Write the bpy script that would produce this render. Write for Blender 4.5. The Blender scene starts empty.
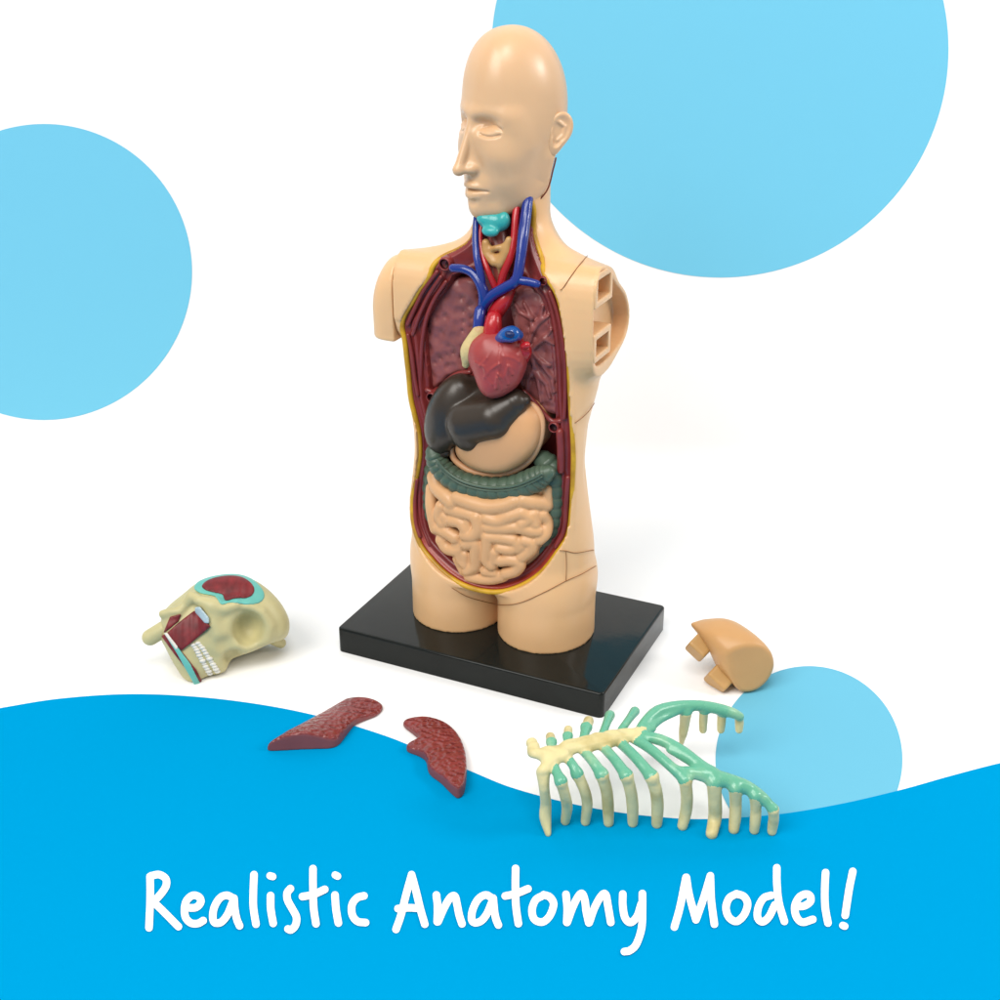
import bpy, bmesh, math, random
import numpy as np
random.seed(7); rng = np.random.RandomState(5)
S = bpy.context.scene; COL = S.collection
f32 = np.float32

# ------------------------------------------------------------------ camera numbers
PITCH, F, DIST, TX, TZ, YAW = 0.4340, 1280., 4.636, -0.01455, 0.5852, -0.43437
FW = np.array([0, math.cos(PITCH), -math.sin(PITCH)]); UP = np.array([0, math.sin(PITCH), math.cos(PITCH)]); RT = np.array([1., 0, 0])
CAM = np.array([TX, 0, TZ]) - FW*DIST
def rotz(a):
    c, s = math.cos(a), math.sin(a); return np.array([[c, -s, 0], [s, c, 0], [0, 0, 1.]])
RZ = rotz(YAW)
def ray(px, py): return (px-500)/F*RT-(py-500)/F*UP+FW
def at(px, py, y):                       # pixel -> model space, on the frontal plane at depth y
    d = RZ.T@ray(px, py); o = RZ.T@CAM
    return o+d*(y-o[1])/d[1]
def ground(px, py, z=0.):                # pixel -> world, on the level z
    d = ray(px, py); return CAM+d*(z-CAM[2])/d[2]

# ------------------------------------------------------------------ tags
def tag(o, label=None, cat=None, group=None, kind=None):
    if label: o['label'] = label
    if cat: o['category'] = cat
    if group: o['group'] = group
    if kind: o['kind'] = kind
    return o
def empty(name, loc=(0, 0, 0), rz=0):
    o = bpy.data.objects.new(name, None); o.empty_display_size = .05
    COL.objects.link(o); o.location = loc; o.rotation_euler = (0, 0, rz); return o
def link(name, v, fc, mat, parent=None, smooth=True):
    me = bpy.data.meshes.new(name)
    me.from_pydata([tuple(map(float, p)) for p in v], [], [tuple(map(int, q)) for q in fc]); me.update()
    if smooth: me.polygons.foreach_set('use_smooth', [True]*len(me.polygons))
    o = bpy.data.objects.new(name, me); COL.objects.link(o)
    if mat: me.materials.append(mat)
    if parent: o.parent = parent
    return o

# ------------------------------------------------------------------ materials
def lin(c): 
    c = np.array(c[:3])/255.; return tuple(np.where(c <= .04045, c/12.92, ((c+.055)/1.055)**2.4))
def mat(name, rgb, rough=.4, spec=.5, bump=0, bscale=40, var=.06, vscale=6, kind='noise', coat=0, sss=0, k=.8, rgb2=None, c2=(.45, .6)):
    m = bpy.data.materials.new(name); m.use_nodes = True; nt = m.node_tree; N = nt.nodes; L = nt.links
    b = N['Principled BSDF']
    b.inputs['Roughness'].default_value = rough; b.inputs['Specular IOR Level'].default_value = spec
    b.inputs['Coat Weight'].default_value = coat; b.inputs['Coat Roughness'].default_value = .12
    base = np.array(lin(rgb))*k
    tc = N.new('ShaderNodeTexCoord')
    n = N.new('ShaderNodeTexNoise'); n.inputs['Scale'].default_value = vscale; n.inputs['Detail'].default_value = 5
    L.new(tc.outputs['Object'], n.inputs['Vector'])
    r = N.new('ShaderNodeMixRGB'); r.blend_type = 'MIX'
    second = np.array(lin(rgb2))*k if rgb2 is not None else np.clip(base*(1+var*1.6), 0, .95)
    first = base if rgb2 is not None else base*(1-var*1.6)
    r.inputs[1].default_value = (*first, 1); r.inputs[2].default_value = (*second, 1)
    mr = N.new('ShaderNodeMapRange'); mr.inputs[1].default_value = c2[0] if rgb2 is not None else .3; mr.inputs[2].default_value = c2[1] if rgb2 is not None else .7
    L.new(n.outputs['Fac'], mr.inputs[0]); L.new(mr.outputs[0], r.inputs[0])
    L.new(r.outputs[0], b.inputs['Base Color'])
    if sss:
        b.inputs['Subsurface Weight'].default_value = sss; b.inputs['Subsurface Radius'].default_value = (.03, .015, .008); b.inputs['Subsurface Scale'].default_value = 1.
    # a little uneven gloss on every surface
    rn = N.new('ShaderNodeTexNoise'); rn.inputs['Scale'].default_value = 18; rn.inputs['Detail'].default_value = 4
    L.new(tc.outputs['Object'], rn.inputs['Vector'])
    rm = N.new('ShaderNodeMapRange'); rm.inputs[3].default_value = max(rough-.07, .03); rm.inputs[4].default_value = rough+.09
    L.new(rn.outputs['Fac'], rm.inputs[0]); L.new(rm.outputs[0], b.inputs['Roughness'])
    if bump:
        bp = N.new('ShaderNodeBump'); bp.inputs['Strength'].default_value = 1; bp.inputs['Distance'].default_value = bump
        if kind == 'noise':
            t = N.new('ShaderNodeTexNoise'); t.inputs['Scale'].default_value = bscale; t.inputs['Detail'].default_value = 3; out = t.outputs['Fac']
        elif kind == 'pebble':
            t = N.new('ShaderNodeTexVoronoi'); t.feature = 'SMOOTH_F1'; t.inputs['Scale'].default_value = bscale; out = t.outputs['Distance']
        elif kind == 'vein':
            t = N.new('ShaderNodeTexNoise'); t.noise_type = 'RIDGED_MULTIFRACTAL'; t.inputs['Scale'].default_value = bscale; t.inputs['Detail'].default_value = 2; out = t.outputs['Fac']
        elif kind == 'fibre':
            t = N.new('ShaderNodeTexWave'); t.inputs['Scale'].default_value = bscale; t.inputs['Distortion'].default_value = 1.5; out = t.outputs['Fac']
        L.new(tc.outputs['Object'], t.inputs['Vector']); L.new(out, bp.inputs['Height']); L.new(bp.outputs[0], b.inputs['Normal'])
    return m
SKIN = mat('skin_plastic', (245, 196, 143), .34, .5, k=.81, bump=.0012, bscale=16, var=.015, vscale=4, sss=.12)
FACE = mat('face_plastic', (238, 193, 148), .31, .55, k=.76, bump=.0008, bscale=16, var=.015, vscale=4, sss=.12)
CAPM = mat('shoulder_plastic', (216, 165, 108), .4, .45, bump=.001, bscale=18, var=.03, vscale=8, sss=.1)
BLACK = mat('black_gloss_plastic', (27, 30, 28), .10, .22, bump=.0002, bscale=30, var=.1)
FAT = mat('yellow_paint', (222, 172, 40), .4, .4, bump=.0015, bscale=30, var=.12, vscale=10, rgb2=(186, 136, 30))
MUSC = mat('dark_red_paint', (138, 52, 50), .3, .5, bump=.001, bscale=22, var=.12, vscale=9)
RIM = mat('red_rim_paint', (168, 58, 44), .3, .5, bump=.001, bscale=22, var=.12, vscale=9)
LUNGM = mat('purple_lung_paint', (152, 84, 82), .4, .5, bump=.016, bscale=30, kind='pebble', var=.1, vscale=14)
LUNGV = mat('purple_vein_paint', (138, 88, 98), .4, .5, bump=.002, bscale=40, var=.08)
HOLE = mat('peg_hole_dark', (60, 12, 18), .5, .3)
BLUE = mat('vein_blue_paint', (30, 54, 142), .22, .6, bump=.001, bscale=30, var=.1)
RED = mat('artery_red_paint', (190, 30, 38), .25, .6, bump=.001, bscale=30, var=.1)
TEAL = mat('teal_paint', (58, 178, 176), .28, .5, bump=.002, bscale=24, var=.08)
OCHRE = mat('ochre_paint', (206, 158, 98), .35, .5, bump=.002, bscale=26, var=.08, rgb2=(190, 135, 70))
HEARTM = mat('heart_red_paint', (172, 66, 64), .38, .5, bump=.006, bscale=16, kind='vein', var=.1, vscale=10)
CREAM = mat('cream_fat_paint', (226, 200, 140), .42, .5, bump=.004, bscale=30, var=.06, rgb2=(176, 110, 70), c2=(.56, .66))
LIVERM = mat('liver_charcoal_plastic', (58, 47, 37), .33, .5, bump=.001, bscale=12, var=.08)
STOM = mat('stomach_peach_plastic', (230, 172, 120), .36, .5, bump=.003, bscale=9, var=.02)
STRIM = mat('stomach_rim_peach', (240, 182, 134), .36, .5, var=.02)
COLON = mat('colon_green_plastic', (84, 104, 86), .4, .5, bump=.001, bscale=25, var=.08)
GUT = mat('gut_peach_plastic', (232, 178, 126), .38, .5, bump=.0012, bscale=20, var=.03)
SEAM = mat('seam_shadow_brown', (158, 108, 68), .6, .2)
BONE = mat('bone_cream_plastic', (208, 198, 146), .45, .4, bump=.002, bscale=24, var=.05, vscale=8)
BONEB = mat('rib_bone_plastic', (228, 214, 158), .42, .4, k=.88, bump=.004, bscale=22, var=.07, vscale=12, rgb2=(196, 178, 116), c2=(.5, .75))
RIBG = mat('rib_green_plastic', (108, 188, 154), .26, .55, bump=.003, bscale=22, rgb2=(164, 210, 168), c2=(.52, .72), vscale=11)
TEALS = mat('skull_teal_paint', (110, 196, 184), .42, .4, var=.06)
MRED = mat('muscle_red_paint', (124, 34, 38), .45, .4, bump=.0012, bscale=13, kind='fibre', var=.22, vscale=30)
TOOTH = mat('tooth_white_paint', (238, 234, 222), .35, .5)
WHITEB = mat('tendon_pale_paint', (196, 216, 222), .4, .5)
LUNGP = mat('loose_lung_paint', (134, 50, 48), .28, .55, bump=.009, bscale=62, kind='pebble', var=.1, vscale=14)
LUNGS = mat('loose_lung_side_paint', (140, 78, 78), .5, .35, var=.07)

# ------------------------------------------------------------------ signed distance tools
class Grid:
    def __init__(s, lo, hi, h):
        s.lo = np.array(lo, float); s.h = h
        s.n = np.ceil((np.array(hi)-s.lo)/h).astype(int)+1
        ax = [(s.lo[i]+h*np.arange(s.n[i])).astype(f32) for i in range(3)]
        s.x, s.y, s.z = ax[0][:, None, None], ax[1][None, :, None], ax[2][None, None, :]
        s.ax = ax
    def pts(s): return np.broadcast_arrays(s.x, s.y, s.z)
def net(g, D):
    D = np.ascontiguousarray(np.broadcast_to(D, tuple(g.n)).astype(f32)).copy()
    D[0] = np.maximum(D[0], 1e-3); D[-1] = np.maximum(D[-1], 1e-3); D[:, 0] = np.maximum(D[:, 0], 1e-3); D[:, -1] = np.maximum(D[:, -1], 1e-3)
    D[:, :, 0] = np.maximum(D[:, :, 0], 1e-3); D[:, :, -1] = np.maximum(D[:, :, -1], 1e-3)
    ins = D < 0
    nx, ny, nz = D.shape
    c = np.zeros((nx-1, ny-1, nz-1), np.int8)
    for i in (0, 1):
        for j in (0, 1):
            for k in (0, 1): c += ins[i:nx-1+i, j:ny-1+j, k:nz-1+k]
    act = (c > 0) & (c < 8)
    I = np.argwhere(act); idx = -np.ones(act.shape, np.int64); idx[act] = np.arange(len(I))
    P = np.zeros((len(I), 3)); W = np.zeros(len(I))
    co = [(i, j, k) for i in (0, 1) for j in (0, 1) for k in (0, 1)]
    for a in range(8):
        for b in range(a+1, 8):
            A, B = np.array(co[a]), np.array(co[b])
            if np.abs(A-B).sum() != 1: continue
            va = D[tuple((I+A).T)]; vb = D[tuple((I+B).T)]
            m = (va < 0) != (vb < 0)
            t = np.where(m, va/np.where(va-vb == 0, 1, va-vb), 0)
            P += m[:, None]*(A+(B-A)*t[:, None]); W += m
    V = (I+P/W[:, None])*g.h+g.lo
    Q = []
    for ax in range(3):
        sl = [slice(None)]*3; sl2 = [slice(None)]*3
        o1, o2 = [(1, 2), (2, 0), (0, 1)][ax]
        sl[ax] = slice(0, -1); sl2[ax] = slice(1, None)
        for o in (o1, o2): sl[o] = slice(1, -1); sl2[o] = slice(1, -1)
        a, b = ins[tuple(sl)], ins[tuple(sl2)]
        for flip, m in ((0, a & ~b), (1, ~a & b)):
            e = np.argwhere(m)
            if not len(e): continue
            off = np.zeros(3, int); off[o1] = 1; off[o2] = 1; e = e+off
            d1 = np.zeros(3, int); d1[o1] = 1; d2 = np.zeros(3, int); d2[o2] = 1
            q = [idx[tuple((e-d1-d2).T)], idx[tuple((e-d2).T)], idx[tuple(e.T)], idx[tuple((e-d1).T)]]
            if flip: q = q[::-1]
            Q.append(np.stack(q, 1))
    return V, np.concatenate(Q)
def smin(a, b, k): 
    h = np.clip(.5+.5*(b-a)/k, 0, 1); return b+(a-b)*h-k*h*(1-h)
def smax(a, b, k): return -smin(-a, -b, k)
def ell(g, c, r):
    x, y, z = g.x-c[0], g.y-c[1], g.z-c[2]
    k0 = np.sqrt((x/r[0])**2+(y/r[1])**2+(z/r[2])**2); k1 = np.sqrt((x/r[0]**2)**2+(y/r[1]**2)**2+(z/r[2]**2)**2)+1e-6
    return k0*(k0-1)/k1
def sell(g, c, r, p):                    # squarer ellipsoid
    return (((np.abs(g.x-c[0])/r[0])**p+(np.abs(g.y-c[1])/r[1])**p+(np.abs(g.z-c[2])/r[2])**p)**(1/p)-1)*min(r)
def rell(g, c, r, R):                    # rotated ellipsoid, R rows = its axes
    X, Y, Z = g.x-c[0], g.y-c[1], g.z-c[2]
    u = [R[i][0]*X+R[i][1]*Y+R[i][2]*Z for i in range(3)]
    k0 = np.sqrt(sum((u[i]/r[i])**2 for i in range(3))); k1 = np.sqrt(sum((u[i]/r[i]**2)**2 for i in range(3)))+1e-6
    return k0*(k0-1)/k1
def cap(g, a, b, ra, rb=None):
    rb = ra if rb is None else rb
    a = np.array(a, float); b = np.array(b, float); d = b-a; L = d@d+1e-12
    X, Y, Z = g.x-a[0], g.y-a[1], g.z-a[2]
    t = np.clip((X*d[0]+Y*d[1]+Z*d[2])/L, 0, 1)
    return np.sqrt((X-t*d[0])**2+(Y-t*d[1])**2+(Z-t*d[2])**2)-(ra+(rb-ra)*t)
def chain(g, pts, r, k=0.):
    D = None; n = len(pts); r = [r]*n if np.isscalar(r) else r
    for i in range(n-1):
        c = cap(g, pts[i], pts[i+1], r[i], r[i+1]); D = c if D is None else (smin(D, c, k) if k else np.minimum(D, c))
    return D
def box(g, c, h, r=0.):
    q = [np.abs(v-c[i])-(h[i]-r) for i, v in enumerate((g.x, g.y, g.z))]
    return np.sqrt(sum(np.maximum(v, 0)**2 for v in q))+np.minimum(np.maximum(np.maximum(q[0], q[1]), q[2]), 0)-r
def poly2(A, B, P):                      # signed distance to polygon (negative inside)
    P = np.array(P, float); d = np.full(np.broadcast(A, B).shape, 1e9); s = np.ones(d.shape)
    A, B = np.broadcast_arrays(A, B)
    for i in range(len(P)):
        p, q = P[i], P[i-1]; e = q-p; w0, w1 = A-p[0], B-p[1]
        t = np.clip((w0*e[0]+w1*e[1])/(e@e+1e-12), 0, 1)
        d = np.minimum(d, (w0-e[0]*t)**2+(w1-e[1]*t)**2)
        c1, c2, c3 = B >= p[1], B < q[1], e[0]*w1 > e[1]*w0
        s = np.where((c1 & c2 & c3) | (~c1 & ~c2 & ~c3), -s, s)
    return (s*np.sqrt(d)).astype(f32)
def spline(P, n=8, closed=False):
    P = np.array(P, float); N = len(P); out = []
    for i in range(N if closed else N-1):
        p0 = P[(i-1) % N] if closed or i > 0 else 2*P[0]-P[1]; p1 = P[i]; p2 = P[(i+1) % N]
        p3 = P[(i+2) % N] if closed or i+2 < N else 2*P[-1]-P[-2]
        for t in np.arange(n)/n:
            out.append(.5*((2*p1)+(-p0+p2)*t+(2*p0-5*p1+4*p2-p3)*t*t+(-p0+3*p1-3*p2+p3)*t**3))
    if not closed: out.append(P[-1])
    return np.array(out)
def tube(name, pts, r, m, parent, n=14, sub=6, closed=False, flat=1., smooth=True, ripple=None):
    P = np.array(pts, float); r = np.full(len(P), r, float) if np.isscalar(r) else np.array(r, float)
    Q = spline(np.c_[P, r], sub, closed); C = Q[:, :3]; R = Q[:, 3]
    if ripple: R = R*ripple(np.arange(len(R))/(len(R)-1), len(R))
    V, Fc = [], []; M = len(C)
    T = (np.roll(C, -1, 0)-np.roll(C, 1, 0)) if closed else np.gradient(C, axis=0)
    T /= np.linalg.norm(T, axis=1)[:, None]+1e-9
    u = np.cross(T[0], [0, 1, 0]); 
    if np.linalg.norm(u) < .1: u = np.cross(T[0], [1, 0, 0])
    for i in range(M):
        u = u-T[i]*(u@T[i]); u /= np.linalg.norm(u); w = np.cross(T[i], u)
        for j in range(n):
            a = 2*math.pi*j/n; V.append(C[i]+R[i]*(math.cos(a)*u+flat*math.sin(a)*w))
    for i in range(M if closed else M-1):
        for j in range(n):
            a, b = i*n+j, i*n+(j+1) % n; c, d = ((i+1) % M)*n+(j+1) % n, ((i+1) % M)*n+j
            Fc.append((a, b, c, d))
    if not closed:
        for e, s in ((0, -1), (M-1, 1)):
            prev = e*n
            for q in (.5, .87):          # rounded ends
                o = len(V)
                for j in range(n):
                    V.append(C[e]+(V[e*n+j]-C[e])*math.sqrt(1-q*q)+T[e]*s*R[e]*q)
                for j in range(n):
                    a, b, c, d = prev+j, prev+(j+1) % n, o+(j+1) % n, o+j
                    Fc.append((a, b, c, d) if s > 0 else (d, c, b, a))
                prev = o
            V.append(C[e]+T[e]*s*R[e]); t = len(V)-1
            for j in range(n):
                Fc.append((prev+j, prev+(j+1) % n, t) if s > 0 else (prev+(j+1) % n, prev+j, t))
    return link(name, V, Fc, m, parent, smooth)

# ================================================================== THE SETTING
WALL_Y = 1.5
def sweep_sheet():
    prof = [(-3.8, 0)]+[(1.3+.2*math.sin(a), .2-.2*math.cos(a)) for a in np.linspace(0, math.pi/2, 16)]+[(WALL_Y, 6.)]
    V = []; Fc = []
    for x in (-8, 8):
        for y, z in prof: V.append((x, y, z))
    n = len(prof)
    for i in range(n-1): Fc.append((i, n+i, n+i+1, i+1))
    return V, Fc
WHITE = mat('white_paper', (255, 255, 255), .75, .1, var=.0, k=.87)
V, Fc = sweep_sheet()
backdrop = tag(link('backdrop', V, Fc, WHITE), kind='structure')
def print_mat(name, rgb, k):
    return mat(name, rgb, .85, .0, var=.0, k=k)
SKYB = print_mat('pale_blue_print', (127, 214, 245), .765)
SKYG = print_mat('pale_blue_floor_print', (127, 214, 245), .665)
CYAN = print_mat('bright_blue_print', (0, 172, 236), .665)
WHT = print_mat('white_print', (255, 255, 255), .93)
def wallp(px, py, lift=.002):
    d = ray(px, py); t = (WALL_Y-lift-CAM[1])/d[1]; return CAM+d*t
def disc(name, cx, cy, r, fn, m):
    n = 160; ring = [fn(cx+r*math.cos(2*math.pi*i/n), cy-r*math.sin(2*math.pi*i/n)) for i in range(n)]
    return link(name, ring, [tuple(range(n))], m, backdrop, False)
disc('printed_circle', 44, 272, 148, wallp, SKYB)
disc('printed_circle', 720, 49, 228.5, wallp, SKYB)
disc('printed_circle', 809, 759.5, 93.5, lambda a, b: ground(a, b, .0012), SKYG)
wv = [(-60, 719), (0, 708), (60, 698.5), (130, 694), (200, 697), (270, 706), (330, 719), (386, 736), (430, 754), (473, 772), (510, 787), (560, 801), (610, 811), (660, 817), (706, 819), (776, 814.5), (840, 804), (900, 790), (950, 776), (1000, 763), (1060, 750)]
top = [ground(a, b, .0024) for a, b in spline(wv, 10)]
top[0] = ground(-60, 719, .0024)
poly = top+[np.array((7.9, top[-1][1], .0024)), np.array((7.9, -3.7, .0024)), np.array((-7.9, -3.7, .0024)), np.array((-7.9, top[0][1], .0024))]
link('printed_wave', poly, [tuple(range(len(poly)))[::-1]], CYAN, backdrop, False)
# handwriting printed on the sheet: pen strokes, flat ribbons with round ends
def Z1(p): return [(130+x/5, 855+y/5) for x, y in p]
def Z2(p): return [(310+x/5, 855+y/5) for x, y in p]
def Z3(p): return [(490+x/5, 860+y/5) for x, y in p]
def Z4(p): return [(670+x/5, 855+y/5) for x, y in p]
STROKES = [Z1(p) for p in (
 [(100, 108), (101, 170), (100, 250), (95, 364)], [(106, 104), (145, 98), (178, 118), (180, 155), (150, 200), (112, 238)], [(118, 236), (165, 280), (242, 358)],
 [(284, 264), (330, 262), (354, 235), (345, 210), (315, 202), (285, 225), (273, 265), (278, 312), (305, 340), (340, 342), (366, 328)],
 [(520, 218), (485, 202), (450, 215), (422, 260), (414, 310), (424, 338), (455, 336), (486, 300), (512, 240)], [(520, 216), (524, 270), (534, 320), (548, 354)],
 [(620, 98), (617, 170), (617, 260), (630, 346)], [(703, 203), (704, 270), (716, 342)], [(700, 104), (714, 108)],
 [(802, 168), (786, 190), (788, 225), (812, 270), (832, 310), (828, 350), (806, 374), (790, 370)],
 [(915, 68), (915, 150), (918, 260), (930, 344)], [(862, 208), (915, 198), (974, 172)])]
STROKES += [Z2(p) for p in (
 [(125, 200), (130, 270), (142, 340)], [(126, 100), (138, 106)],
 [(270, 204), (235, 215), (210, 250), (212, 300), (238, 332), (278, 338)],
 [(430, 372), (455, 300), (480, 200), (508, 100)], [(508, 98), (530, 180), (552, 270), (574, 346)], [(440, 268), (490, 264), (545, 266)],
 [(632, 200), (638, 260), (636, 334)], [(640, 334), (668, 270), (700, 215), (724, 206), (736, 250), (746, 300), (760, 344)],
 [(916, 220), (880, 200), (842, 220), (815, 270), (808, 318), (822, 338), (855, 330), (884, 295), (908, 240)], [(916, 216), (922, 280), (930, 320), (942, 350)])]
STROKES += [Z3(p) for p in (
 [(128, 42), (127, 130), (130, 230), (142, 318)], [(76, 180), (130, 168), (190, 144)],
 [(264, 178), (228, 200), (210, 250), (222, 296), (262, 310), (298, 280), (318, 222), (300, 186), (268, 174)],
 [(380, 172), (386, 240), (384, 312)], [(386, 312), (412, 240), (440, 184), (460, 168), (474, 200), (482, 260), (494, 314)], [(496, 314), (522, 240), (556, 180), (578, 172), (590, 230), (604, 312)],
 [(664, 170), (664, 230), (676, 290), (704, 312), (736, 280), (756, 220)], [(762, 168), (762, 250), (758, 340), (732, 420), (700, 452), (672, 458)])]
STROKES += [Z4(p) for p in (
 [(22, 360), (50, 260), (80, 112)], [(82, 112), (96, 200), (130, 324)], [(130, 324), (170, 210), (202, 104)], [(202, 104), (206, 220), (222, 346)],
 [(328, 196), (296, 216), (280, 262), (294, 310), (332, 332), (370, 300), (388, 246), (370, 208), (332, 194)],
 [(506, 202), (468, 216), (442, 262), (438, 312), (462, 334), (494, 310), (524, 250)], [(534, 64), (535, 150), (545, 240), (572, 332)],
 [(630, 258), (672, 254), (702, 232), (700, 204), (676, 196), (644, 214), (624, 258), (632, 308), (662, 336), (714, 322)],
 [(778, 88), (774, 170), (776, 260), (790, 340)], [(914, 82), (896, 170), (876, 302)], [(864, 352), (874, 356)])]
V, Fc = [], []
for si, st in enumerate(STROKES):
    hgt = .0036+.00035*(si % 6); P = spline(st, 8); R = 3.75 if len(st) > 2 or abs(st[0][0]-st[1][0])+abs(st[0][1]-st[1][1]) > 12 else 3.6
    T = np.gradient(P, axis=0); T /= np.linalg.norm(T, axis=1)[:, None]; Nn = np.c_[-T[:, 1], T[:, 0]]
    loop = [P[i]+Nn[i]*R for i in range(len(P))]; other = [P[i]-Nn[i]*R for i in range(len(P))]
    base = len(V)
    rmp = lambda i: hgt+.0016*i/len(P)
    for i, (a, b) in enumerate(zip(loop, other)): V += [ground(*a, rmp(i)), ground(*b, rmp(i))]
    for i in range(len(P)-1): Fc.append((base+2*i, base+2*i+1, base+2*i+3, base+2*i+2))
    for e, s in ((0, -1), (len(P)-1, 1)):
        fan = [base+2*e]; 
        for a in np.linspace(0, math.pi, 10)[1:-1]:
            q = P[e]+R*(math.cos(a)*Nn[e]+s*math.sin(a)*T[e]); V.append(ground(*q, rmp(e))); fan.append(len(V)-1)
        fan.append(base+2*e+1); Fc.append(tuple(fan if s < 0 else fan[::-1]))
link('printed_lettering', V, Fc, WHT, backdrop, False)

# ================================================================== THE ANATOMY MODEL
model = tag(empty('anatomy_model', (0, 0, 0), YAW), 'bald open torso anatomy model showing coloured organs, standing on a black base', 'anatomy model')
# ---- base
def bevel_box(name, hx, hy, z0, z1, bev, m, parent):
    bm = bmesh.new(); bmesh.ops.create_cube(bm, size=1)
    bmesh.ops.scale(bm, vec=(2*hx, 2*hy, z1-z0), verts=bm.verts); bmesh.ops.translate(bm, vec=(0, 0, (z0+z1)/2), verts=bm.verts)
    vert_e = [e for e in bm.edges if abs(e.verts[0].co.z-e.verts[1].co.z) > .01]
    bmesh.ops.bevel(bm, geom=vert_e, offset=.02, segments=6, affect='EDGES', profile=.5)
    te = [e for e in bm.edges if e.verts[0].co.z > z1-1e-4 and e.verts[1].co.z > z1-1e-4 and len(e.link_faces) == 2 and any(abs(f.normal.z) < .5 for f in e.link_faces)]
    bmesh.ops.bevel(bm, geom=te, offset=bev, segments=4, affect='EDGES', profile=.5)
    me = bpy.data.meshes.new(name); bm.to_mesh(me); bm.free(); me.materials.append(m)
    me.polygons.foreach_set('use_smooth', [True]*len(me.polygons)); me.set_sharp_from_angle(angle=math.radians(40))
    o = bpy.data.objects.new(name, me); COL.objects.link(o); o.parent = parent; return o
bevel_box('base', .529, .3385, .001, .1, .0075, BLACK, model)

# ---- outline of the opening
OUT_PX = [(476, 221), (472, 236), (465, 245), (452, 253), (441, 258), (434, 265), (429, 277), (420, 289), (412, 303), (404, 317), (402.5, 328), (405, 340), (407, 359), (409, 376), (411, 398),
 (415.5, 417), (419, 432), (420.2, 451), (418.5, 466), (415, 485), (413, 500), (413, 515), (415, 528), (418, 538), (424, 550), (436, 564), (448, 575), (463, 584.5), (482, 590.5), (501, 591.5), (520, 586), (537, 576), (549, 564), (559, 550), (567, 538),
 (570.5, 525), (572.3, 504), (573.3, 475), (573.8, 456), (573, 432), (572, 418), (570.5, 395), (570, 376), (569, 359), (566.7, 337), (563, 314), (559, 298), (553, 286), (545, 275), (539, 261), (534, 247), (531.4, 230), (531.4, 205)]
def ycut(z): return float(np.interp(z, [.28, .38, .55, 1.44, 1.52, 1.60], [-.2, -.155, -.1, -.1, -.065, -.018]))
def atcut(px, py, off=0.):
    y = -.1
    for _ in range(5): p = at(px, py, y); y = ycut(p[2])
    p = at(px, py, y+off); return p
O3 = np.array([atcut(*p) for p in OUT_PX])
O3 = np.vstack([[(-.055, ycut(1.75), 1.74)], O3, [(.07, ycut(1.75), 1.70), (.04, ycut(1.75), 1.74)]])
O2 = spline(O3[:, [0, 2]], 4, True)

SHP = spline([(-.106, 1.20), (-.118, 1.3), (-.116, 1.40), (-.096, 1.462), (-.058, 1.492), (-.015, 1.486), (.05, 1.452), (.12, 1.405), (.20, 1.345), (.243, 1.275), (.236, 1.215), (.19, 1.175), (.10, 1.155), (.035, 1.15), (-.06, 1.152)], 3, True)
SHC = spline([(-.095, 1.05), (-.112, 1.2), (-.118, 1.3), (-.116, 1.40), (-.096, 1.462), (-.058, 1.492), (-.015, 1.486), (.05, 1.452), (.11, 1.43), (.19, 1.355), (.22, 1.275), (.21, 1.215), (.19, 1.05)], 3, True)
SHL = [(a_, b_ if b_ > 1.25 else b_+.045) for a_, b_ in SHP]
def shsec(g, dz=0., P=None):
    return poly2(g.ax[1][:, None].astype(float), (g.ax[2][None, :]+dz).astype(float), SHP if P is None else P)[None, :, :]
# ---- torso
h = .0062
g = Grid((-.45, -.27, .095), (.45, .31, 1.80), h)
zk = [.10, .22, .32, .40, .50, .65, .80, .93, 1.06, 1.19, 1.30, 1.40, 1.50]
ak = [.345, .35, .352, .352, .350, .330, .312, .318, .338, .345, .32, .24, .13]
bk = [.18, .185, .19, .188, .175, .168, .165, .172, .190, .195, .19, .17, .12]
ck = [-.012, -.012, -.012, -.016, -.028, -.038, -.045, -.038, 0, .03, .05, .06, .065]
def smk(v): 
    zz = g.ax[2]; r = np.interp(zz, zk, v); kk = np.hanning(17); kk /= kk.sum(); return np.convolve(np.pad(r, 8, 'edge'), kk, 'valid').astype(f32)[None, None, :]
a_, b_, c_ = smk(ak), smk(bk), smk(ck)
e = ((np.abs(g.x/a_)**2.35+np.abs((g.y-c_)/b_)**2.35)**(1/2.35)-1)*np.minimum(a_, b_)
trunk = smax(e, g.z-1.50, .12); trunk = smax(trunk, .275-g.z, .13)
def thigh(sx):
    rx = .178; cy = -.012
    d = np.sqrt((g.x-sx*.178)**2+((g.y-cy)*.95)**2)-rx
    return smax(d, g.z-.38, .12)
D = smin(trunk, np.minimum(thigh(-1), thigh(1)), .06)
# belly plate above the legs
for sx in (-1, 1):
    dz = .02 if sx < 0 else 0.
    sh = smax(shsec(g, dz, SHL if sx < 0 else None), np.abs(g.x-sx*.29)-.12, .02)
    tr = cap(g, (sx*.10, .05, 1.474-dz), (sx*.315, .02, 1.408-dz), .078, .072)
    D = smin(D, smin(sh, tr, .05), .08 if sx > 0 else .06)
neck = np.sqrt(g.x**2+(g.y-.065)**2)-(.125+.016*np.clip((1.62-g.z)/.12, 0, 1)**2); neck = smax(neck, np.abs(g.z-1.58)-.2, .01)
D = smin(D, neck, .085)
poly_xz = poly2(g.ax[0][:, None].astype(float), g.ax[2][None, :].astype(float), O2)[:, None, :]
yc = np.interp(g.ax[2], [.28, .38, .55, 1.44, 1.52, 1.60], [-.2, -.155, -.1, -.1, -.065, -.018]).astype(f32)[None, None, :]
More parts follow.
